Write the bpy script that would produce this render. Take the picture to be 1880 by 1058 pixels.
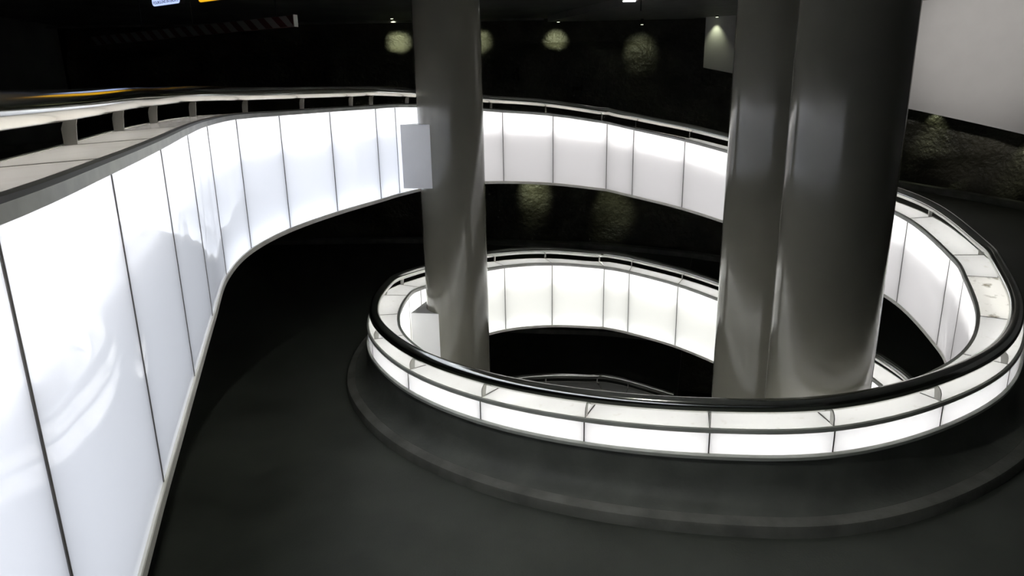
import bpy, bmesh, math, random
from mathutils import Vector, Matrix, noise
random.seed(7)
for o in list(bpy.data.objects): bpy.data.objects.remove(o)
scene = bpy.context.scene
COL = scene.collection

# ------------------------------------------------------------------ camera
F_PX = 1253.0
down = Vector((80.0, 4560.0, F_PX)).normalized()      # world down in camera axes (right, down, forward)
up = -down
fw = Vector((0, 0, 1)); fw = (fw - fw.dot(up) * up).normalized()
rt = fw.cross(up)
if rt.x < 0: rt = -rt
Mr = Matrix((rt, fw, up))                               # rows: world axes seen in camera axes
cx = Mr @ Vector((1, 0, 0)); cu = Mr @ Vector((0, -1, 0)); cb = Mr @ Vector((0, 0, -1))
cam = bpy.data.cameras.new('camera'); cam_ob = bpy.data.objects.new('camera', cam); COL.objects.link(cam_ob)
cam.sensor_width = 36.0; cam.lens = F_PX / 1880.0 * 36.0; cam.clip_start = 0.02; cam.clip_end = 200
cam_ob.matrix_world = Matrix(((cx.x, cu.x, cb.x, 0), (cx.y, cu.y, cb.y, 0), (cx.z, cu.z, cb.z, 0), (0, 0, 0, 1)))
scene.camera = cam_ob
# ------------------------------------------------------------------ world, exposure
w = bpy.data.worlds.new('world'); scene.world = w; w.use_nodes = True
w.node_tree.nodes['Background'].inputs[0].default_value = (0.8, 0.85, 0.7, 1)
w.node_tree.nodes['Background'].inputs[1].default_value = 0.0
scene.view_settings.view_transform = 'Standard'; scene.view_settings.look = 'None'
scene.view_settings.exposure = 0.0; scene.view_settings.gamma = 1.0; scene.view_settings.use_curve_mapping = False
scene.cycles.sample_clamp_indirect = 0.0; scene.cycles.sample_clamp_direct = 0.0
scene.cycles.max_bounces = 16; scene.cycles.diffuse_bounces = 8
TUBE_TOP = 12.5      # strength of the tubes under the caps
TUBE_LOW = 8.0       # strength of the tubes at the panel feet

# ------------------------------------------------------------------ materials
def new_mat(name):
    m = bpy.data.materials.new(name); m.use_nodes = True
    nt = m.node_tree; nt.nodes.clear()
    out = nt.nodes.new('ShaderNodeOutputMaterial')
    return m, nt, out
def pbr(name, col, rough=0.5, metal=0.0, spec=0.5, var=0.0, scale=3.0, bump=0.0, bscale=20.0, coat=0.0, rvar=0.0, stretch=None, col2=None, croug=0.05, bdist=0.02):
    m, nt, out = new_mat(name)
    b = nt.nodes.new('ShaderNodeBsdfPrincipled'); nt.links.new(b.outputs[0], out.inputs[0])
    b.inputs['Base Color'].default_value = (*col, 1); b.inputs['Roughness'].default_value = rough
    b.inputs['Metallic'].default_value = metal; b.inputs['Specular IOR Level'].default_value = spec
    b.inputs['Coat Weight'].default_value = coat; b.inputs['Coat Roughness'].default_value = croug
    tc = nt.nodes.new('ShaderNodeTexCoord'); mp = nt.nodes.new('ShaderNodeMapping')
    nt.links.new(tc.outputs['Object'], mp.inputs[0])
    if stretch: mp.inputs['Scale'].default_value = stretch
    if var > 0 or rvar > 0:
        n = nt.nodes.new('ShaderNodeTexNoise'); n.inputs['Scale'].default_value = scale; n.inputs['Detail'].default_value = 8
        nt.links.new(mp.outputs[0], n.inputs[0])
        mr = nt.nodes.new('ShaderNodeMapRange'); mr.inputs[1].default_value = 0.3; mr.inputs[2].default_value = 0.7
        nt.links.new(n.outputs[0], mr.inputs[0])
        if var > 0:
            mx = nt.nodes.new('ShaderNodeMix'); mx.data_type = 'RGBA'
            nt.links.new(mr.outputs[0], mx.inputs[0])
            c2 = col2 if col2 else tuple(min(1, c * (1 + var)) for c in col)
            mx.inputs[6].default_value = (*[c * (1 - var) for c in col], 1); mx.inputs[7].default_value = (*c2, 1)
            nt.links.new(mx.outputs[2], b.inputs['Base Color'])
        if rvar > 0:
            m2 = nt.nodes.new('ShaderNodeMapRange'); m2.inputs[3].default_value = max(0.02, rough - rvar); m2.inputs[4].default_value = rough + rvar
            nt.links.new(mr.outputs[0], m2.inputs[0]); nt.links.new(m2.outputs[0], b.inputs['Roughness'])
    if bump > 0:
        n2 = nt.nodes.new('ShaderNodeTexNoise'); n2.inputs['Scale'].default_value = bscale; n2.inputs['Detail'].default_value = 6
        nt.links.new(mp.outputs[0], n2.inputs[0])
        bp = nt.nodes.new('ShaderNodeBump'); bp.inputs['Strength'].default_value = bump; bp.inputs['Distance'].default_value = bdist
        nt.links.new(n2.outputs[0], bp.inputs['Height']); nt.links.new(bp.outputs[0], b.inputs['Normal'])
    return m
def acrylic(name, tint, trans, wave=0.0, dirt=None, gloss=1.0, ior=1.36):
    """opal acrylic sheet: diffuse transmission + diffuse reflection under a clear glossy surface"""
    m, nt, out = new_mat(name)
    L = nt.links.new; N = nt.nodes.new
    t = N('ShaderNodeBsdfTranslucent'); t.inputs[0].default_value = (*tint, 1)
    d = N('ShaderNodeBsdfDiffuse'); d.inputs[0].default_value = (*tint, 1)
    g = N('ShaderNodeBsdfGlossy'); g.inputs['Roughness'].default_value = 0.03; g.inputs[0].default_value = (gloss, gloss, gloss, 1)
    mx = N('ShaderNodeMixShader'); mx.inputs[0].default_value = trans; L(d.outputs[0], mx.inputs[1]); L(t.outputs[0], mx.inputs[2])
    fr = N('ShaderNodeFresnel'); fr.inputs[0].default_value = ior
    m2 = N('ShaderNodeMixShader'); L(fr.outputs[0], m2.inputs[0]); L(mx.outputs[0], m2.inputs[1]); L(g.outputs[0], m2.inputs[2])
    L(m2.outputs[0], out.inputs[0])
    tc = N('ShaderNodeTexCoord')
    if wave > 0:
        n = N('ShaderNodeTexNoise'); n.inputs['Scale'].default_value = 1.3; n.inputs['Detail'].default_value = 1
        L(tc.outputs['Object'], n.inputs[0])
        bp = N('ShaderNodeBump'); bp.inputs['Strength'].default_value = wave; bp.inputs['Distance'].default_value = 0.05
        L(n.outputs[0], bp.inputs['Height']); L(bp.outputs[0], g.inputs['Normal'])
    if dirt:
        n = N('ShaderNodeTexNoise'); n.inputs['Scale'].default_value = dirt[0]; n.inputs['Detail'].default_value = 6; L(tc.outputs['Object'], n.inputs[0])
        mr = N('ShaderNodeMapRange'); mr.inputs[1].default_value = dirt[1]; mr.inputs[2].default_value = dirt[2]; L(n.outputs[0], mr.inputs[0])
        mc = N('ShaderNodeMix'); mc.data_type = 'RGBA'; L(mr.outputs[0], mc.inputs[0])
        mc.inputs[6].default_value = (*tint, 1); mc.inputs[7].default_value = (*dirt[3], 1)
        L(mc.outputs[2], t.inputs[0]); L(mc.outputs[2], d.inputs[0])
    return m
def clear_mat():
    m, nt, out = new_mat('clear_acrylic_back'); t = nt.nodes.new('ShaderNodeBsdfTransparent'); t.inputs[0].default_value = (0.97, 0.97, 0.97, 1)
    nt.links.new(t.outputs[0], out.inputs[0]); return m
CLEAR = clear_mat()
def emit(name, col, s):
    m, nt, out = new_mat(name)
    e = nt.nodes.new('ShaderNodeEmission'); e.inputs[0].default_value = (*col, 1); e.inputs[1].default_value = s
    nt.links.new(e.outputs[0], out.inputs[0]); return m

PANEL_COOL = acrylic('opal_panel_cool', (0.86, 0.885, 0.95), 0.6, wave=0.25)
PANEL_BACK = acrylic('opal_panel_back', (0.93, 0.92, 0.925), 0.55, wave=0.25)
PANEL_WARM = acrylic('opal_panel_warm', (0.95, 0.95, 0.925), 0.55, wave=0.15)
CAP_LIT = acrylic('opal_cap', (0.93, 0.92, 0.89), 0.26, dirt=(9.0, 0.62, 0.8, (0.8, 0.77, 0.7)))
CAP_UPPER = acrylic('opal_cap_upper', (0.88, 0.83, 0.78), 0.31, ior=1.15, dirt=(5.0, 0.5, 0.8, (0.8, 0.75, 0.69)))  # browner, more mottled caps of the upper parapet
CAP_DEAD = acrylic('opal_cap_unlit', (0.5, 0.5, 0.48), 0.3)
CAP_DIRTY = acrylic('opal_cap_dirty', (0.9, 0.88, 0.82), 0.3, dirt=(6.5, 0.55, 0.7, (0.30, 0.27, 0.2)))
BAND = acrylic('opal_band', (0.95, 0.94, 0.95), 0.33)
STEEL = pbr('brushed_steel', (0.75, 0.76, 0.74), 0.45, 0.15, var=0.15, scale=6, rvar=0.08)
STEEL_DK = pbr('dark_steel_edge', (0.10, 0.10, 0.095), 0.5, 0.4, var=0.1)
TRIM_OUT = pbr('grey_painted_trim', (0.62, 0.64, 0.59), 0.45, 0.0, var=0.12, scale=5)
TRIM_LOW = pbr('pale_painted_trim', (0.88, 0.86, 0.80), 0.4, 0.1, var=0.08, scale=5)
MULLION = pbr('grey_joint_profile', (0.22, 0.21, 0.20), 0.5, 0.2, var=0.1)
CHROME = pbr('polished_handrail_steel', (0.60, 0.61, 0.58), 0.13, 1.0, rvar=0.02, scale=8)
BRACKET_LIT = pbr('bracket_plate_lit', (0.75, 0.74, 0.70), 0.4, 0.1, var=0.05)  # glow of the ring's caps painted in as a paler tone
BRACKET_SHADED = pbr('bracket_steel_shaded', (0.24, 0.235, 0.22), 0.35, 0.3, var=0.1)  # same bracket with its unlit side put into a darker colour
CORE = pbr('white_reflector_sheet', (0.92, 0.92, 0.92), 0.8, var=0.02)
CONC = pbr('painted_concrete_wall', (0.165, 0.172, 0.155), 0.55, var=0.25, scale=2.2, bump=0.15, bscale=25, rvar=0.1)
FLOORM = pbr('dark_resin_floor', (0.098, 0.106, 0.09), 0.55, var=0.35, scale=0.9, bump=0.12, bscale=60, rvar=0.12)
SOFFIT = pbr('dark_soffit_concrete', (0.27, 0.275, 0.26), 0.8, var=0.2, scale=1.0)
KERBM = pbr('kerb_concrete', (0.23, 0.23, 0.21), 0.8, var=0.25, scale=3, bump=0.2)
ROCK = pbr('wet_rock_concrete', (0.055, 0.054, 0.038), 0.42, var=0.5, scale=1.1, bump=1.0, bscale=9.0, rvar=0.15, col2=(0.125, 0.12, 0.085), bdist=0.07)
WHITEWALL = pbr('white_cladding_paint', (0.66, 0.65, 0.64), 0.6, var=0.02)
COLUMNM = pbr('glossy_grey_column_paint', (0.18, 0.174, 0.145), 0.15, 0.0, 0.6, var=0.06, scale=2.0, bump=0.03, bscale=2.5, rvar=0.05)
BOXM = pbr('white_sheet_metal', (0.9, 0.9, 0.92), 0.4, var=0.02)
BLACKM = pbr('black_paint', (0.02, 0.02, 0.02), 0.5, var=0.1)
REDM = pbr('red_reflective', (0.045, 0.003, 0.003), 0.5, var=0.1)
WHITEM = pbr('white_reflective', (0.16, 0.17, 0.17), 0.5, var=0.05)
TUBE_T = emit('fluorescent_tube', (1.0, 1.0, 1.0), TUBE_TOP)
TUBE_L = emit('fluorescent_tube_dim', (0.93, 0.96, 1.0), TUBE_LOW)
SHEET_COOL = emit('fill_sheet_cool', (0.94, 0.96, 1.0), 1.75)  # added emitters behind the panels, lifting the brightness between the tubes
SHEET_BACK = emit('fill_sheet_back', (1.0, 0.98, 0.985), 1.15)
SHEET_WARM = emit('fill_sheet_warm', (1.0, 1.0, 0.96), 1.7)
TUBE_OFF = pbr('unlit_tube_glass', (0.7, 0.7, 0.7), 0.2, var=0.02)

# ------------------------------------------------------------------ helpers
def link_mesh(name, verts, faces, mat, parent=None, smooth=False, kind=None):
    me = bpy.data.meshes.new(name); me.from_pydata([tuple(v) for v in verts], [], faces); me.update()
    bm = bmesh.new(); bm.from_mesh(me); bmesh.ops.recalc_face_normals(bm, faces=bm.faces); bm.to_mesh(me); bm.free()
    for mt in (mat if isinstance(mat, (list, tuple)) else [mat]): me.materials.append(mt)
    if smooth:
        for p in me.polygons: p.use_smooth = True
        try: me.set_sharp_from_angle(angle=math.radians(35))
        except Exception: pass
    o = bpy.data.objects.new(name, me); COL.objects.link(o)
    if parent: o.parent = parent
    if kind: o['kind'] = kind
    return o
def thing(name, label, cat, loc=(0, 0, 0), group=None):
    o = bpy.data.objects.new(name, None); COL.objects.link(o); o.location = loc; o.empty_display_size = 0.1
    o['label'] = label; o['category'] = cat
    if group: o['group'] = group
    return o
def tag(o, label, cat, group=None):
    o['label'] = label; o['category'] = cat
    if group: o['group'] = group
def put(o, parent):
    """parent a mesh written in world coordinates to a thing's Empty"""
    o.parent = parent; bpy.context.view_layer.update()
    o.matrix_parent_inverse = parent.matrix_world.inverted() if parent.matrix_world != Matrix() else Matrix()
    return o
def box_mesh(cx_, cy_, cz_, sx, sy, sz, ax=None):
    ax = ax or (Vector((1, 0, 0)), Vector((0, 1, 0)), Vector((0, 0, 1)))
    v = []
    for i in (-1, 1):
        for j in (-1, 1):
            for k in (-1, 1):
                v.append(Vector((cx_, cy_, cz_)) + ax[0] * (i * sx / 2) + ax[1] * (j * sy / 2) + ax[2] * (k * sz / 2))
    f = [(0, 1, 3, 2), (4, 6, 7, 5), (0, 4, 5, 1), (2, 3, 7, 6), (0, 2, 6, 4), (1, 5, 7, 3)]
    return v, f
def cyl_mesh(p0, p1, r0, r1, n=16):
    p0 = Vector(p0); p1 = Vector(p1); d = (p1 - p0).normalized()
    a = d.orthogonal().normalized(); b = d.cross(a)
    v = []; f = []
    for p, r in ((p0, r0), (p1, r1)):
        for k in range(n):
            t = 2 * math.pi * k / n; v.append(p + (a * math.cos(t) + b * math.sin(t)) * r)
    for k in range(n): f.append((k, (k + 1) % n, n + (k + 1) % n, n + k))
    f.append(tuple(range(n))); f.append(tuple(range(n, 2 * n)))
    return v, f
def bevel(o, wd, seg=2):
    m = o.modifiers.new('bevel', 'BEVEL'); m.width = wd; m.segments = seg; m.limit_method = 'ANGLE'

# ------------------------------------------------------------------ the helix: joints of the inner face (x, y, height of the lit panel's top)
def catmull(p0, p1, p2, p3, t):
    return 0.5 * ((2 * p1) + (-p0 + p2) * t + (2 * p0 - 5 * p1 + 4 * p2 - p3) * t * t + (-p0 + 3 * p1 - 3 * p2 + p3) * t ** 3)
class Run:
    def __init__(self, pts, kinks=(), railup=None, pre=None, post=None):
        self.pre = Vector(pre) if pre else None; self.post = Vector(post) if post else None
        self.P = [Vector(p) for p in pts]; self.k = set(kinks); self.n = len(self.P); self.railup = railup or (lambda u: 0.0)
    def pos(self, u):
        u = max(0.0, min(self.n - 1 - 1e-9, u)); i = int(u); t = u - i; P = self.P
        p1, p2 = P[i], P[i + 1]
        p0 = (self.pre or 2 * p1 - p2) if i == 0 else (2 * p1 - p2 if i in self.k else P[i - 1])
        p3 = (self.post or 2 * p2 - p1) if i + 2 >= self.n else (2 * p2 - p1 if (i + 1) in self.k else P[i + 2])
        return catmull(p0, p1, p2, p3, t)
    def frame(self, u):
        e = 0.02
        if u < e and self.pre is not None: u_ = e; a_ = self.pos(0); b_ = self.pos(e); t = (Vector((b_.x - a_.x, b_.y - a_.y, 0))).normalized(); return self.pos(u), Vector((-t.y, t.x, 0)), t
        a = self.pos(max(0, u - e)); b = self.pos(min(self.n - 1, u + e))
        t = Vector((b.x - a.x, b.y - a.y, 0)).normalized()
        return self.pos(u), Vector((-t.y, t.x, 0)), t
    def at(self, u, o, dz):
        p, n, t = self.frame(u); return Vector((p.x + n.x * o, p.y + n.y * o, p.z + dz))
    def seglen(self, i):
        i = max(0, min(self.n - 2, i)); return (self.P[i + 1] - self.P[i]).to_2d().length
    def us(self, a, b, step):
        r = [a]; k = math.floor(a / step) + 1
        while k * step < b - 1e-4:
            if k * step > a + 1e-4: r.append(k * step)
            k += 1
        r.append(b); return r
def sweep(name, run, a, b, prof, mat, parent=None, closed=True, step=0.125, smooth=True, dzf=None, kind=None, clear=None):
    us = run.us(a, b, step); m = len(prof); v = []; f = []
    for u in us:
        ex = dzf(u) if dzf else 0.0
        for (o, dz) in prof: v.append(run.at(u, o, dz + ex))
    for i in range(len(us) - 1):
        for j in range(m if closed else m - 1):
            j2 = (j + 1) % m
            f.append((i * m + j, i * m + j2, (i + 1) * m + j2, (i + 1) * m + j))
    if closed:
        f.append(tuple(range(m))); f.append(tuple((len(us) - 1) * m + k for k in range(m)))
    o = link_mesh(name, v, f, mat if clear is None else [mat, CLEAR], parent, smooth, kind)
    if clear is not None:      # opal film on the outside of a clear sheet: its back face is clear
        for i in range(len(us) - 1): o.data.polygons[i * m + clear].material_index = 1
    return o
def joint_piece(name, run, j, prof, h, mat, parent):
    p, n, t = run.frame(min(j, run.n - 1)); m = len(prof); v = []
    for sgn in (-1, 1):
        for (o, dz) in prof: v.append((p.x + n.x * o + t.x * h * sgn, p.y + n.y * o + t.y * h * sgn, p.z + dz))
    f = [tuple(range(m)), tuple(range(m, 2 * m))] + [(k, (k + 1) % m, m + (k + 1) % m, m + k) for k in range(m)]
    return link_mesh(name, v, f, mat, parent)
def rect(o0, o1, z0, z1): return [(o0, z0), (o1, z0), (o1, z1), (o0, z1)]

LVL = -2.93
backU = [(-0.12, 12.93, -0.21), (0.83, 13.28, -0.30), (1.90, 13.58, -0.47), (2.41, 13.52, -0.595), (3.33, 13.20, -0.81)]
A_pts = [(2.6, -1.25, -0.24), (1.5, -1.2, -0.24), (0.45, -0.85, -0.24), (-0.42, -0.28, -0.24), (-0.88, 0.45, -0.24),
         (-1.10, 1.44, -0.24), (-1.44, 2.49, -0.23), (-1.79, 3.57, -0.21), (-2.12, 4.61, -0.18), (-2.47, 5.74, -0.16), (-2.60, 6.70, -0.13),
         (-2.54, 7.78, -0.12), (-2.25, 8.84, -0.10), (-1.86, 9.83, -0.08), (-1.67, 10.34, -0.07), (-1.30, 11.33, -0.09), (-0.78, 12.22, -0.14)] + backU
KB = 2
A_kink = [len(A_pts) - 5 + KB]
# front of the ring: joints measured on the outer face, moved 0.455 m inwards below
outer_front = [(3.95, 5.76, -2.80), (2.83, 5.46, -2.88), (1.77, 5.60, -2.95), (0.67, 5.98, -3.01), (-0.355, 6.58, -3.05), (-1.22, 7.44, -3.08)]
def inward(pts, d):
    r = []
    for i, p in enumerate(pts):
        a = Vector(pts[max(0, i - 1)]).to_2d(); b = Vector(pts[min(len(pts) - 1, i + 1)]).to_2d()
        t = (b - a).normalized(); n = Vector((-t.y, t.x)); r.append((p[0] - n.x * d, p[1] - n.y * d, p[2]))
    return r
fi = inward([(5.05, 6.42, -2.73)] + outer_front + [(-1.92, 8.4, -3.1)], 0.455)[1:-1]
B_pts = [(3.33, 13.20, -0.81), (4.22, 12.62, -1.07), (4.95, 11.86, -1.33), (5.52, 10.97, -1.60), (5.93, 10.07, -1.85), (6.00, 9.08, -2.19),
         (5.86, 8.54, -2.34), (5.43, 7.58, -2.57), (4.76, 6.80, -2.73)] + fi + \
        [(-1.46, 8.78, -3.10), (-1.70, 9.80, -3.12), (-1.71, 10.86, -3.13), (-1.58, 11.38, -3.14), (-0.93, 12.28, -3.15),
         (-0.14, 12.96, -3.16), (0.81, 13.29, -3.20), (1.90, 13.62, -3.37), (2.40, 13.50, -3.45), (3.33, 13.20, -3.66)]
B_kink = [len(B_pts) - 5 + KB]
C_pts = [(x, y, z + (-2.86, -2.84, -2.79)[i] if i < 3 else z - 2.74) for i, (x, y, z) in enumerate(B_pts)]
C_pts[0] = (3.33, 13.20, -3.66)
FP = B_pts[1]
runA = Run(A_pts, A_kink, lambda u: -0.02 * max(0.0, min(1.0, (9.5 - u) / 4.5)), None, FP)
runB = Run(B_pts, B_kink, None, backU[3], (FP[0], FP[1], FP[2] - 2.84))
runC = Run(C_pts, B_kink, None, (2.40, 13.50, -3.45), None)

# ------------------------------------------------------------------ outer boundary of the shaft, seen from the ring's centre
CEN = Vector((2.3, 9.5))
bpts = []
for k in range(0, 20): 
    t = math.radians(90 - k * 5); bpts.append((CEN.x + 10.8 * math.cos(t), CEN.y + 10.8 * math.sin(t)))
bpts += [(12.6, 4.5), (11.0, 0.0), (7.5, -3.6), (2.5, -5.0), (-8.0, -5.0), (-12.5, -5.0), (-12.5, 5.0), (-12.5, 20.3)]
bpts += [(-9.0, 20.3), (-5.0, 20.3), (-1.0, 20.3)]
def bound(px, py):
    d = Vector((px - CEN.x, py - CEN.y)).normalized(); best = None
    for i in range(len(bpts)):
        a = Vector(bpts[i]); b = Vector(bpts[(i + 1) % len(bpts)]); e = b - a
        den = d.x * e.y - d.y * e.x
        if abs(den) < 1e-9: continue
        q = a - CEN; s = (q.x * e.y - q.y * e.x) / den; t = (q.x * d.y - q.y * d.x) / den
        if s > 0 and -1e-6 <= t <= 1 + 1e-6: best = s if best is None else min(best, s)
    return CEN + d * best
FL = 0.80
def bank(run, u): return 0.10 + (0.18 * math.sin(math.pi * min(1.0, u / 9.0)) if run is not runA else 0.0)
def ramp_floor(name, run, a, b):
    us = run.us(a, b, 0.25); NR = 10; v = []; f = []
    for u in us:
        p = run.at(u, 0.46, 0); q = bound(p.x, p.y)
        for k in range(NR + 1):
            t = k / NR; v.append((p.x + (q.x - p.x) * t, p.y + (q.y - p.y) * t, p.z - FL - bank(run, u) * t))
        for k in range(NR + 1):
            t = k / NR; v.append((p.x + (q.x - p.x) * t, p.y + (q.y - p.y) * t, p.z - 1.28 - bank(run, u) * t))
    W = 2 * (NR + 1)
    for i in range(len(us) - 1):
        for k in range(NR):
            f.append((i * W + k, i * W + k + 1, (i + 1) * W + k + 1, (i + 1) * W + k))
            f.append((i * W + NR + 1 + k, i * W + NR + 2 + k, (i + 1) * W + NR + 2 + k, (i + 1) * W + NR + 1 + k))
        f.append((i * W, (i + 1) * W, (i + 1) * W + NR + 1, i * W + NR + 1))
        f.append((i * W + NR, (i + 1) * W + NR, (i + 1) * W + 2 * NR + 1, i * W + 2 * NR + 1))
    o = link_mesh(name, v, f, [FLOORM, SOFFIT], None, True, 'structure')
    me = o.data
    for p in me.polygons:
        zc = p.normal.z
        p.material_index = 0 if zc > 0.5 else 1
    return o
def outer_kerb(name, run, a, b):
    us = run.us(a, b, 0.25); v = []; f = []
    prof = [(-0.30, 0.0), (-0.28, 0.14), (0.0, 0.15), (0.0, -0.02)]
    for u in us:
        p = run.at(u, 0.46, 0); q = bound(p.x, p.y); d = Vector((q.x - p.x, q.y - p.y)).normalized()
        for (o, dz) in prof: v.append((q.x + d.x * o, q.y + d.y * o, p.z - FL - bank(run, u) + dz))
    m = 4
    for i in range(len(us) - 1):
        for j in range(m): f.append((i * m + j, i * m + (j + 1) % m, (i + 1) * m + (j + 1) % m, (i + 1) * m + j))
    f.append((0, 1, 2, 3)); f.append(tuple((len(us) - 1) * m + k for k in range(m)))
    return link_mesh(name, v, f, KERBM, None, False, 'structure')
for nm, kb, run in (('floor', 'trim_1', runA), ('floor.001', 'trim_2', runB), ('floor.002', 'trim_3', runC)):
    ramp_floor('floor', run, 0, run.n - 1); outer_kerb(kb, run, 0, run.n - 1)

# rock wall around the shaft: a real relief, bulging in and out
def wall_relief(name, path, z0, z1, mat, step=0.2, amp=0.22, off=0.0):
    pts = []
    for i in range(len(path) - 1):
        a = Vector(path[i]); b = Vector(path[i + 1]); n = max(1, int((b - a).length / step))
        for k in range(n): pts.append(a + (b - a) * (k / n))
    pts.append(Vector(path[-1]))
    nz = int((z1 - z0) / 0.11); v = []; f = []
    for i, p in enumerate(pts):
        a = pts[max(0, i - 1)]; b = pts[min(len(pts) - 1, i + 1)]; t = (b - a).normalized(); nrm = Vector((-t.y, t.x))
        if (CEN - p).dot(nrm) > 0: nrm = -nrm
        for j in range(nz + 1):
            z = z0 + (z1 - z0) * j / nz
            q = Vector((p.x * 0.55, p.y * 0.55, z * 0.8))
            h = noise.fractal(q, 0.9, 2.1, 5) * amp + 0.5 * amp * abs(noise.noise(q * 0.6))
            h += 0.06 * noise.voronoi(Vector((p.x, p.y, z * 1.6)))[0][0]
            # upper strip of every storey is smooth shotcrete, the rough rock starts below a broken ledge
            led = 1.42 + 0.10 * noise.noise(Vector((p.x * 0.9, p.y * 0.9, 3.1)))
            k = max(0.0, min(1.0, (z - led) / 0.12))
            o = off + (h - 0.10) * (1 - k) + (0.12 + 0.03 * noise.noise(Vector((p.x * 4, p.y * 4, z * 0.4)))) * k
            v.append((p.x + nrm.x * o, p.y + nrm.y * o, z))
    W = nz + 1
    for i in range(len(pts) - 1):
        for j in range(nz): f.append((i * W + j, i * W + j + 1, (i + 1) * W + j + 1, (i + 1) * W + j))
    return link_mesh(name, v, f, mat, None, True, 'structure')
arc = bpts[:20]
rock = wall_relief('wall_back', [(-12.6, 20.3)] + [(-9.0, 20.3), (-5, 20.3), (-1, 20.3)] + arc + [(12.6, 4.5), (11.0, 0.0), (7.5, -3.6)], -9.0, 2.35, ROCK, off=0.30)
def flat_wall(name, path, z0, z1, mat, th=0.1):
    v = []; f = []; n = len(path)
    for (x, y) in path: v += [(x, y, z0), (x, y, z1)]
    for i in range(n - 1): f.append((2 * i, 2 * i + 1, 2 * i + 3, 2 * i + 2))
    return link_mesh(name, v, f, mat, None, False, 'structure')
flat_wall('wall_front', [(7.4, -3.6), (2.5, -5.0), (-8, -5.0), (-12.6, -5.0)], -9, 2.35, SOFFIT)
flat_wall('wall_left', [(-12.6, -5.0), (-12.6, 20.4)], -9, 2.35, SOFFIT)
v, f = box_mesh(0.5, 7.8, -9.05, 27, 26.5, 0.1); link_mesh('floor', v, f, FLOORM, None, False, 'structure')
v, f = box_mesh(0.5, 7.8, 2.33, 27, 26.5, 0.2); link_mesh('ceiling', v, f, SOFFIT, None, False, 'structure')
# lower soffit over the ramp on the right, with its straight edge
def slab_poly(name, poly, z0, z1, mat, kind='structure'):
    n = len(poly); v = [(x, y, z0) for x, y in poly] + [(x, y, z1) for x, y in poly]
    f = [tuple(range(n)), tuple(range(n, 2 * n))] + [(i, (i + 1) % n, n + (i + 1) % n, n + i) for i in range(n)]
    return link_mesh(name, v, f, mat, None, False, kind)
SOFFIT_R = pbr('soffit_paint_pale', (0.30, 0.30, 0.29), 0.7, var=0.1)
slab_poly('trim_4', [(1.1, 19.9), (3.2, 15.6), (8.5, 5.0), (12.6, 5.0), (13.0, 10.5), (12.0, 14.5), (9.0, 18.0), (5.0, 19.8)], 2.06, 2.24, SOFFIT_R)
v, f = box_mesh(-5.8, 20.0, 2.14, 13.6, 0.16, 0.05); link_mesh('trim_5', v, f, KERBM, None, False, 'structure')

# white cladding on the outer wall above the ramp
def cladding():
    v = []; f = []; th = [73.2 - k * 2 for k in range(50)]
    for t in th:
        a = math.radians(t); zb = 0.77 - 0.0405 * (73 - t)
        for R, z in ((10.35, zb), (10.35, 2.1), (10.47, 2.1), (10.47, zb)):
            v.append((CEN.x + R * math.cos(a), CEN.y + R * math.sin(a), z))
    for i in range(len(th) - 1):
        for j in range(4): f.append((4 * i + j, 4 * i + (j + 1) % 4, 4 * i + 4 + (j + 1) % 4, 4 * i + 4 + j))
    f.append((0, 1, 2, 3)); n = len(v); f.append((n - 4, n - 3, n - 2, n - 1))
    return link_mesh('wall_right', v, f, WHITEWALL, None, True, 'structure')
cladding()

# ------------------------------------------------------------------ columns
def column(x, y, R, label):
    n = 64; v = []; f = []
    for z in (-9.0, 2.23):
        for k in range(n): t = 2 * math.pi * k / n; v.append((x + R * math.cos(t), y + R * math.sin(t), z))
    for k in range(n): f.append((k, (k + 1) % n, n + (k + 1) % n, n + k))
    f.append(tuple(range(n))); f.append(tuple(range(n, 2 * n)))
    o = link_mesh('column', v, f, COLUMNM, None, True); tag(o, label, 'column', None); return o
column(-0.89, 10.66, 0.50, 'round glossy grey column standing alone left of the middle, white boxes on its side')
column(3.05, 8.04, 0.50, 'round grey column half hidden behind the nearest, rightmost column')
column(3.16, 6.58, 0.50, 'nearest and widest round glossy grey column, rightmost of the three')

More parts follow.
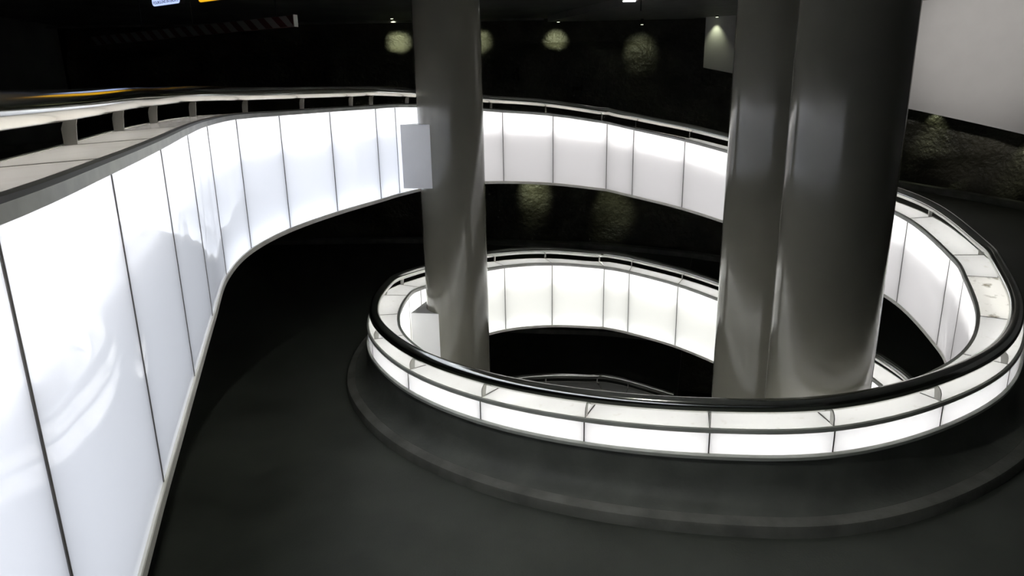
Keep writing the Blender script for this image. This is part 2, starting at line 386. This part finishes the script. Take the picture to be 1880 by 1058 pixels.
# ------------------------------------------------------------------ parapets (light boxes)
def parapet(run, root, u0, u1, inner, cap, band, top_on, low_on, sheet=lambda i: None, caps_over=None, outer=True, joint_from=None):
    i0, i1 = int(math.floor(u0)), int(math.ceil(u1)); cs = -0.022 if run is runA else 0.0
    for i in range(i0, i1):
        L = run.seglen(i); g = 0.005 / L; a = max(u0, i + g); b = min(u1, i + 1 - g)
        pm = inner(i); sweep('light_panel', run, a, b, rect(0, 0.010, -1.25, 0.004), pm, root, clear=1)
        cm = (caps_over or {}).get(i, cap(i)); sweep('cap_panel', run, a, b, [(0.028, 0.044), (0.434, 0.044 + cs), (0.434, 0.054 + cs), (0.028, 0.054)], cm, root, clear=0)
        if outer: sweep('band_panel', run, a, b, rect(0.443, 0.453, -0.188, 0.018), band, root, clear=3)
        # tubes inside
        gg = 0.05 / L
        if top_on(i):
            sweep('light_tube', run, i + gg, i + 1 - gg, rect(0.28, 0.31, -0.12, -0.09), TUBE_T, root, step=0.5, smooth=False)
            sweep('light_tube', run, i + gg, i + 1 - gg, rect(0.115, 0.135, -0.22, -0.20), TUBE_T, root, step=0.5, smooth=False)
        else:
            sweep('light_tube', run, i + gg, i + 1 - gg, rect(0.20, 0.23, -0.10, -0.07), TUBE_OFF, root, step=0.5, smooth=False)
        ls = sheet(i)
        if ls: sweep('fill_sheet', run, i + gg, i + 1 - gg, rect(0.142, 0.147, -1.22, -0.30), ls, root, step=0.25, smooth=False)  # added fill glow, evens out the falloff of the tubes
        if low_on(i):
            sweep('light_tube', run, i + gg, i + 1 - gg, rect(0.09, 0.11, -1.20, -1.18), TUBE_L, root, step=0.5, smooth=False)
    for j in range(i0 + (0 if run is runA else 1), i1 + 1):
        joint_piece('mullion', run, j, rect(-0.003, 0.025, -1.25, 0.0), 0.006, MULLION, root)
        joint_piece('cap_joint', run, j, [(0.026, 0.04), (0.436, 0.04 + cs), (0.436, 0.0562 + cs), (0.026, 0.0562)], 0.006, MULLION, root)
        if outer: joint_piece('mullion', run, j, rect(0.43, 0.456, -0.188, 0.018), 0.006, MULLION, root)
        ru = run.railup(j)     # bracket plate carrying the handrail
        joint_piece('bracket', run, j, [(0.366, 0.052 + cs), (0.424, 0.052 + cs), (0.424, 0.12 + ru * .5), (0.412, 0.155 + ru), (0.386, 0.182 + ru), (0.345, 0.186 + ru), (0.356, 0.14 + ru * .5)], 0.005,
                    BRACKET_SHADED if run is runA else BRACKET_LIT, root)
    # continuous profiles
    sweep('top_trim', run, u0, u1, rect(-0.008, 0.004, 0.0, 0.042), STEEL, root)
    sweep('edge_lip', run, u0, u1, rect(-0.006, 0.030, 0.042, 0.057), STEEL_DK if run is runA else TRIM_OUT, root)
    sweep('bottom_trim', run, u0, u1, [(-0.014, -1.298), (0.020, -1.298), (0.020, -1.25), (-0.010, -1.25), (-0.014, -1.254)], TRIM_LOW, root)
    sweep('outer_trim', run, u0, u1, [(0.434, 0.018 + cs), (0.461, 0.018 + cs), (0.461, 0.053 + cs), (0.457, 0.0575 + cs), (0.432, 0.0575 + cs)], TRIM_OUT, root)
    sweep('reflector', run, u0, u1, [(0.012, -1.29), (0.16, -1.29), (0.16, -0.25), (0.43, -0.25), (0.43, -0.24), (0.15, -0.24), (0.15, -1.275), (0.012, -1.275)], CORE, root, smooth=False)
    sweep('base_trim', run, u0, u1, [(0.43, -0.236), (0.48, -0.236), (0.48, -0.205), (0.454, -0.188), (0.43, -0.188)], TRIM_OUT, root)
    sweep('concrete_wall', run, u0, u1, [(0.165, -0.255), (0.455, -0.238), (0.460, -0.45), (0.475, -0.54), (0.52, -0.615), (0.59, -0.652), (0.68, -0.67), (0.68, -0.84), (0.165, -0.84)], CONC, root)
    sweep('kerb', run, u0, u1, [(0.682, -0.67), (0.765, -0.68), (0.79, -0.695), (0.80, -0.72), (0.805, -0.84), (0.682, -0.84)], KERBM, root)
    # handrail
    prof = [(0.345 + 0.071 * math.cos(t), 0.240 + 0.071 * math.sin(t)) for t in [2 * math.pi * k / 24 for k in range(24)]]
    sweep('handrail', run, u0, u1, prof, CHROME, root, step=0.0625, dzf=run.railup)

upper = thing('illuminated_parapet', 'backlit white panel parapet of the upper level, curving from the left foreground round the back', 'parapet')
nA = runA.n - 1
parapet(runA, upper, 0, nA, lambda i: PANEL_COOL if i < 16 else PANEL_BACK, lambda i: CAP_UPPER, BAND, lambda i: i >= 3, lambda i: 9 <= i < 16, lambda i: None if i < 3 else SHEET_COOL if i < 16 else SHEET_BACK)
ring = thing('illuminated_parapet', 'lower ring parapet with glowing white cap and thick round handrail around the well', 'parapet')
nB = runB.n - 1
parapet(runB, ring, 0, nB, lambda i: PANEL_BACK if i < 9 else PANEL_WARM, lambda i: CAP_LIT, BAND, lambda i: True, lambda i: i >= 9, lambda i: SHEET_BACK if i < 9 else SHEET_WARM, caps_over={6: CAP_DIRTY})
deep = thing('illuminated_parapet', 'deepest parapet and handrail, glimpsed down inside the well behind the ring handrail', 'parapet')
nC = runC.n - 1
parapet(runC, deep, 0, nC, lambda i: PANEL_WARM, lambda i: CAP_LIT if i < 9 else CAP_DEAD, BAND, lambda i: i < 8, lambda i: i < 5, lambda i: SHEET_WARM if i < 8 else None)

# ------------------------------------------------------------------ white cover boxes between parapet and left column
def cover_box(z0, z1, label, dy=0.0):
    arcp = []
    for k in range(9):
        t = math.radians(238 - k * 10.5); arcp.append((-0.89 + 0.503 * math.cos(t), 10.66 + 0.503 * math.sin(t)))
    poly = [(-1.605, 10.31 + dy)] + arcp + [(-1.42, 11.02)]
    n = len(poly); v = [(x, y, z0) for x, y in poly] + [(x, y, z1) for x, y in poly]
    f = [tuple(range(n)), tuple(range(n, 2 * n))] + [(i, (i + 1) % n, n + (i + 1) % n, n + i) for i in range(n)]
    o = link_mesh('cover_box', v, f, BOXM); bevel(o, 0.006); tag(o, label, 'box'); return o
cover_box(-1.25, -0.315, 'tall white metal box against the upper lit panels, left side of left column')
cover_box(-4.15, -3.21, 'white metal box inside the lower ring at the left column')

# ------------------------------------------------------------------ height bar with red and white stripes
p0 = Vector((-6.12, 10.7, 0.945)); p1 = Vector((-2.45, 8.42, 0.93)); d = (p1 - p0).normalized(); nrm = Vector((-d.y, d.x, 0)) * -1
hb = thing('height_bar', 'hanging height limit bar with slanted red and white stripes, upper left', 'barrier', tuple((p0 + p1) / 2))
Lb = (p1 - p0).length; H = 0.12
v, f = box_mesh(*((p0 + p1) / 2), Lb, 0.05, H, (d, Vector((-d.y, d.x, 0)), Vector((0, 0, 1)))); put(link_mesh('board', v, f, REDM), hb)
ns = 17; fr = Vector((d.y, -d.x, 0))
if fr.y > 0: fr = -fr
for k in range(ns):
    a = (k + 0.05) * Lb / ns; wd = 0.5 * Lb / ns; sl = 0.16
    q = []
    for off in (0.0255, 0.0285):
        for (s, z) in ((a + sl * .9, -H / 2), (a + sl * .9 + wd, -H / 2), (a + wd, H / 2), (a, H / 2)):
            s = min(s, Lb); q.append(p0 + d * s + Vector((0, 0, z)) + fr * off)
    fs = [(0, 1, 2, 3), (4, 5, 6, 7), (0, 1, 5, 4), (1, 2, 6, 5), (2, 3, 7, 6), (3, 0, 4, 7)]
    put(link_mesh('stripe', q, fs, WHITEM), hb)
v, f = box_mesh(*(p1 + d * 0.012), 0.012, 0.055, H + 0.01, (d, Vector((-d.y, d.x, 0)), Vector((0, 0, 1)))); put(link_mesh('end_cap', v, f, STEEL), hb)
for s in (0.3, 0.56, 0.93):
    q = p0 + d * (Lb * s); v, f = cyl_mesh(q + Vector((0, 0, H / 2 - 0.01)), (q.x, q.y, 2.24), 0.006, 0.006, 6); put(link_mesh('hanger', v, f, BLACKM), hb)

# illuminated direction signs hanging above the frame's top edge
def rounded_sign(name, xc, z0, z1, wdt, mat, label, text=None, tmat=None):
    base = xc; r = 0.045
    root = thing(name, label, 'sign', (base.x, base.y, z0))
    pts = []
    for (cx_, cz_, a0) in ((wdt / 2 - r, z0 + r, -90), (wdt / 2 - r, z1 - r, 0), (-wdt / 2 + r, z1 - r, 90), (-wdt / 2 + r, z0 + r, 180)):
        for k in range(6):
            a = math.radians(a0 + k * 18); pts.append((cx_ + r * math.cos(a), cz_ + r * math.sin(a)))
    n = len(pts)
    def prism(y0, y1, sc=1.0):
        v = []
        for yy in (y0, y1):
            for (s, z) in pts: v.append(Vector((base.x, base.y, 0)) + d * s * sc + fr * yy + Vector((0, 0, (z - (z0 + z1) / 2) * sc + (z0 + z1) / 2)))
        f = [tuple(range(n)), tuple(range(n, 2 * n))] + [(i, (i + 1) % n, n + (i + 1) % n, n + i) for i in range(n)]
        return v, f
    v, f = prism(-0.06, 0.0, 1.03); put(link_mesh('housing', v, f, BLACKM), root)
    v, f = prism(0.001, 0.008); put(link_mesh('face', v, f, mat), root)
    for s in (-0.15, 0.15):
        q = Vector((base.x, base.y, z1)) + d * s; v, f = cyl_mesh(q, (q.x, q.y, 2.24), 0.008, 0.008, 6); put(link_mesh('hanger', v, f, BLACKM), root)
    if text:
        for (line, zz, size) in text:
            cu = bpy.data.curves.new('lettering', 'FONT'); cu.body = line; cu.size = size; cu.align_x = 'CENTER'; cu.extrude = 0.001
            tmp = bpy.data.objects.new('tmp', cu); COL.objects.link(tmp)
            dg = bpy.context.evaluated_depsgraph_get(); me = bpy.data.meshes.new_from_object(tmp.evaluated_get(dg))
            bpy.data.objects.remove(tmp)
            me.materials.clear(); me.materials.append(tmat)
            o = bpy.data.objects.new('lettering', me); COL.objects.link(o)
            q = Vector((base.x, base.y, zz)) + fr * 0.010
            o.matrix_world = Matrix(((d.x, 0, fr.x, q.x), (d.y, 0, fr.y, q.y), (0, 1, fr.z, q.z), (0, 0, 0, 1)))
            mw = o.matrix_world.copy(); o.parent = root; bpy.context.view_layer.update(); o.matrix_parent_inverse = root.matrix_world.inverted(); o.matrix_world = mw
    return root
SIGN_W = emit('lit_sign_white', (0.50, 0.62, 1.0), 1.15)
SIGN_Y = emit('lit_sign_yellow', (1.0, 0.52, 0.02), 1.0)
NAVY = pbr('navy_print', (0.01, 0.02, 0.12), 0.5, var=0.02)
sc0 = Vector((-4.49, 9.69, 0))
rounded_sign('lit_sign', sc0, 1.295, 1.95, 0.60, SIGN_W, 'pale blue lit sign with small dark lettering at the top edge, above the striped bar',
             [('FOURGONS INTERDITS', 1.318, 0.052)], NAVY)
rounded_sign('lit_sign', Vector((-3.64, 9.16, 0)), 1.265, 1.95, 0.62, SIGN_Y, 'yellow lit sign hanging right of the pale blue sign')

# ------------------------------------------------------------------ spotlights washing the rock wall
def spot(x, y, z, aim, power, label, size=62, blend=1.0, col=(0.93, 1.0, 0.68), r=0.03, housing=True):
    root = thing('wall_spotlight', label, 'spotlight', (x, y, z), None)
    v, f = cyl_mesh((x, y, z + 0.16), (x, y, z), 0.04, 0.05, 14); put(link_mesh('housing', v, f, BLACKM, None, True), root)
    v, f = cyl_mesh((x, y, z - 0.001), (x, y, z - 0.008), 0.036, 0.036, 14); put(link_mesh('lens', v, f, emit('spot_lens', col, 2.0)), root)
    v, f = box_mesh(x, y, z + 0.18, 0.05, 0.05, 0.05); put(link_mesh('mount', v, f, BLACKM), root)
    l = bpy.data.lights.new('spot_lamp', 'SPOT'); l.energy = power; l.spot_size = math.radians(size); l.spot_blend = blend; l.color = col; l.shadow_soft_size = r
    lo = bpy.data.objects.new('spot_lamp', l); COL.objects.link(lo); lo.location = (x, y, z - 0.02)
    dv = (Vector(aim) - lo.location).normalized(); lo.rotation_euler = dv.to_track_quat('-Z', 'Y').to_euler()
    put(lo, root)
    return root
def on_arc(t, R): a = math.radians(t); return CEN.x + R * math.cos(a), CEN.y + R * math.sin(a)
from mathutils.bvhtree import BVHTree
bmr = bmesh.new(); bmr.from_mesh(rock.data); bvh = BVHTree.FromBMesh(bmr)
def rock_spot(deg, x, z, gap, power, label, size=26, zaim=None):
    """hang a lamp close to the relief: deg = direction from the ring's centre, or a straight-wall x"""
    if deg is None: o = Vector((x, 18.0, z)); dv = Vector((0, 1, 0))
    else: o = Vector((*on_arc(deg, 8.5), z)); dv = Vector((math.cos(math.radians(deg)), math.sin(math.radians(deg)), 0))
    dist = min((bvh.ray_cast(o - Vector((0, 0, k * 0.1)), dv)[3] or 3.0) for k in range(4))
    p = o + dv * (dist - gap); q = o + dv * dist; q.z = z - 1.0 if zaim is None else zaim
    return spot(p.x, p.y, z, tuple(q), power, label, size=size)
rock_spot(None, -3.12, 2.19, 1.0, 120, 'small black spotlight above the rock wall, left of the left column', size=42, zaim=1.70)
rock_spot(None, -0.85, 2.19, 1.0, 80, 'small black spotlight hidden just behind the left column at the ceiling', size=46, zaim=1.7)
rock_spot(None, 1.38, 2.03, 1.0, 110, 'small black spotlight at the ceiling midway between left and right columns', size=42, zaim=1.60)
rock_spot(82.5, 0, 1.92, 1.0, 30, 'small black spotlight dimly lighting the rock between the columns', size=56, zaim=1.3)
x, y = on_arc(71.6, 10.20); spot(x, y, 2.03, (*on_arc(71.6, 10.30), 1.5), 16, 'black spotlight lighting the left end of the white cladding', size=66)
rock_spot(None, 0.72, -1.88, 0.8, 55, 'spotlight under the upper ramp, left of the two behind the lit band', size=58, zaim=-2.6)
rock_spot(86, 0, -2.12, 0.8, 30, 'spotlight under the upper ramp, right of the two behind the lit band', size=58, zaim=-2.9)
rock_spot(43, 0, -0.22, 0.26, 18, 'spotlight under the white cladding beside the nearest column', size=60, zaim=-0.95)
rock_spot(32.5, 0, -0.66, 0.26, 13, 'spotlight under the white cladding at the right edge', size=60, zaim=-1.4)
x, y = on_arc(41, 5.6)
wash = spot(x, y, 1.85, (*on_arc(37, 10.4), 1.15), 470, 'ceiling spotlight washing the white cladding at top right', size=62, blend=0.9, col=(1.0, 0.96, 0.92), r=0.15)

# small ceiling batten with a bright tube
cl = thing('ceiling_light', 'small bright ceiling light at the top edge right of centre', 'ceiling light', (2.62, 15.6, 2.0))
v, f = box_mesh(2.62, 15.6, 2.03, 0.34, 0.10, 0.05); put(link_mesh('housing', v, f, TRIM_LOW), cl)
v, f = box_mesh(2.60, 15.6, 1.995, 0.26, 0.05, 0.02); put(link_mesh('tube', v, f, emit('batten_tube', (1, 1, 1), 8.0)), cl)
v, f = box_mesh(2.85, 15.6, 1.92, 0.02, 0.02, 0.24); put(link_mesh('hanger', v, f, BLACKM), cl)

# round downlight in the ceiling above the near edge of the well (outside the frame): it puts the glints on the handrails
dl = thing('ceiling_downlight', 'round ceiling downlight above the near side of the well', 'ceiling light', (-0.5, 3.6, 2.2))
v, f = cyl_mesh((-0.5, 3.6, 2.23), (-0.5, 3.6, 2.14), 0.09, 0.10, 20); put(link_mesh('housing', v, f, BLACKM, None, True), dl)
v, f = cyl_mesh((-0.5, 3.6, 2.139), (-0.5, 3.6, 2.13), 0.08, 0.08, 20); put(link_mesh('lens', v, f, emit('downlight_lens', (1, 1, 0.95), 12.0)), dl)
l = bpy.data.lights.new('downlight_lamp', 'SPOT'); l.energy = 210; l.spot_size = math.radians(135); l.spot_blend = 0.8; l.color = (0.98, 1.0, 0.90); l.shadow_soft_size = 0.07
lo = bpy.data.objects.new('downlight_lamp', l); COL.objects.link(lo); lo.location = (-0.5, 3.6, 2.12); put(lo, dl)

for o in list(COL.objects):
    k = o.name.split('.')[0]
    if o.parent is None and k in ('column', 'cover_box', 'lit_sign', 'wall_spotlight', 'illuminated_parapet'):
        o['group'] = {'column': 'round columns standing in the well', 'cover_box': 'white boxes between parapet and left column', 'lit_sign': 'lit signs above the striped bar',
                      'wall_spotlight': 'spotlights washing the outer wall', 'illuminated_parapet': 'backlit parapets spiralling round the well'}[k]
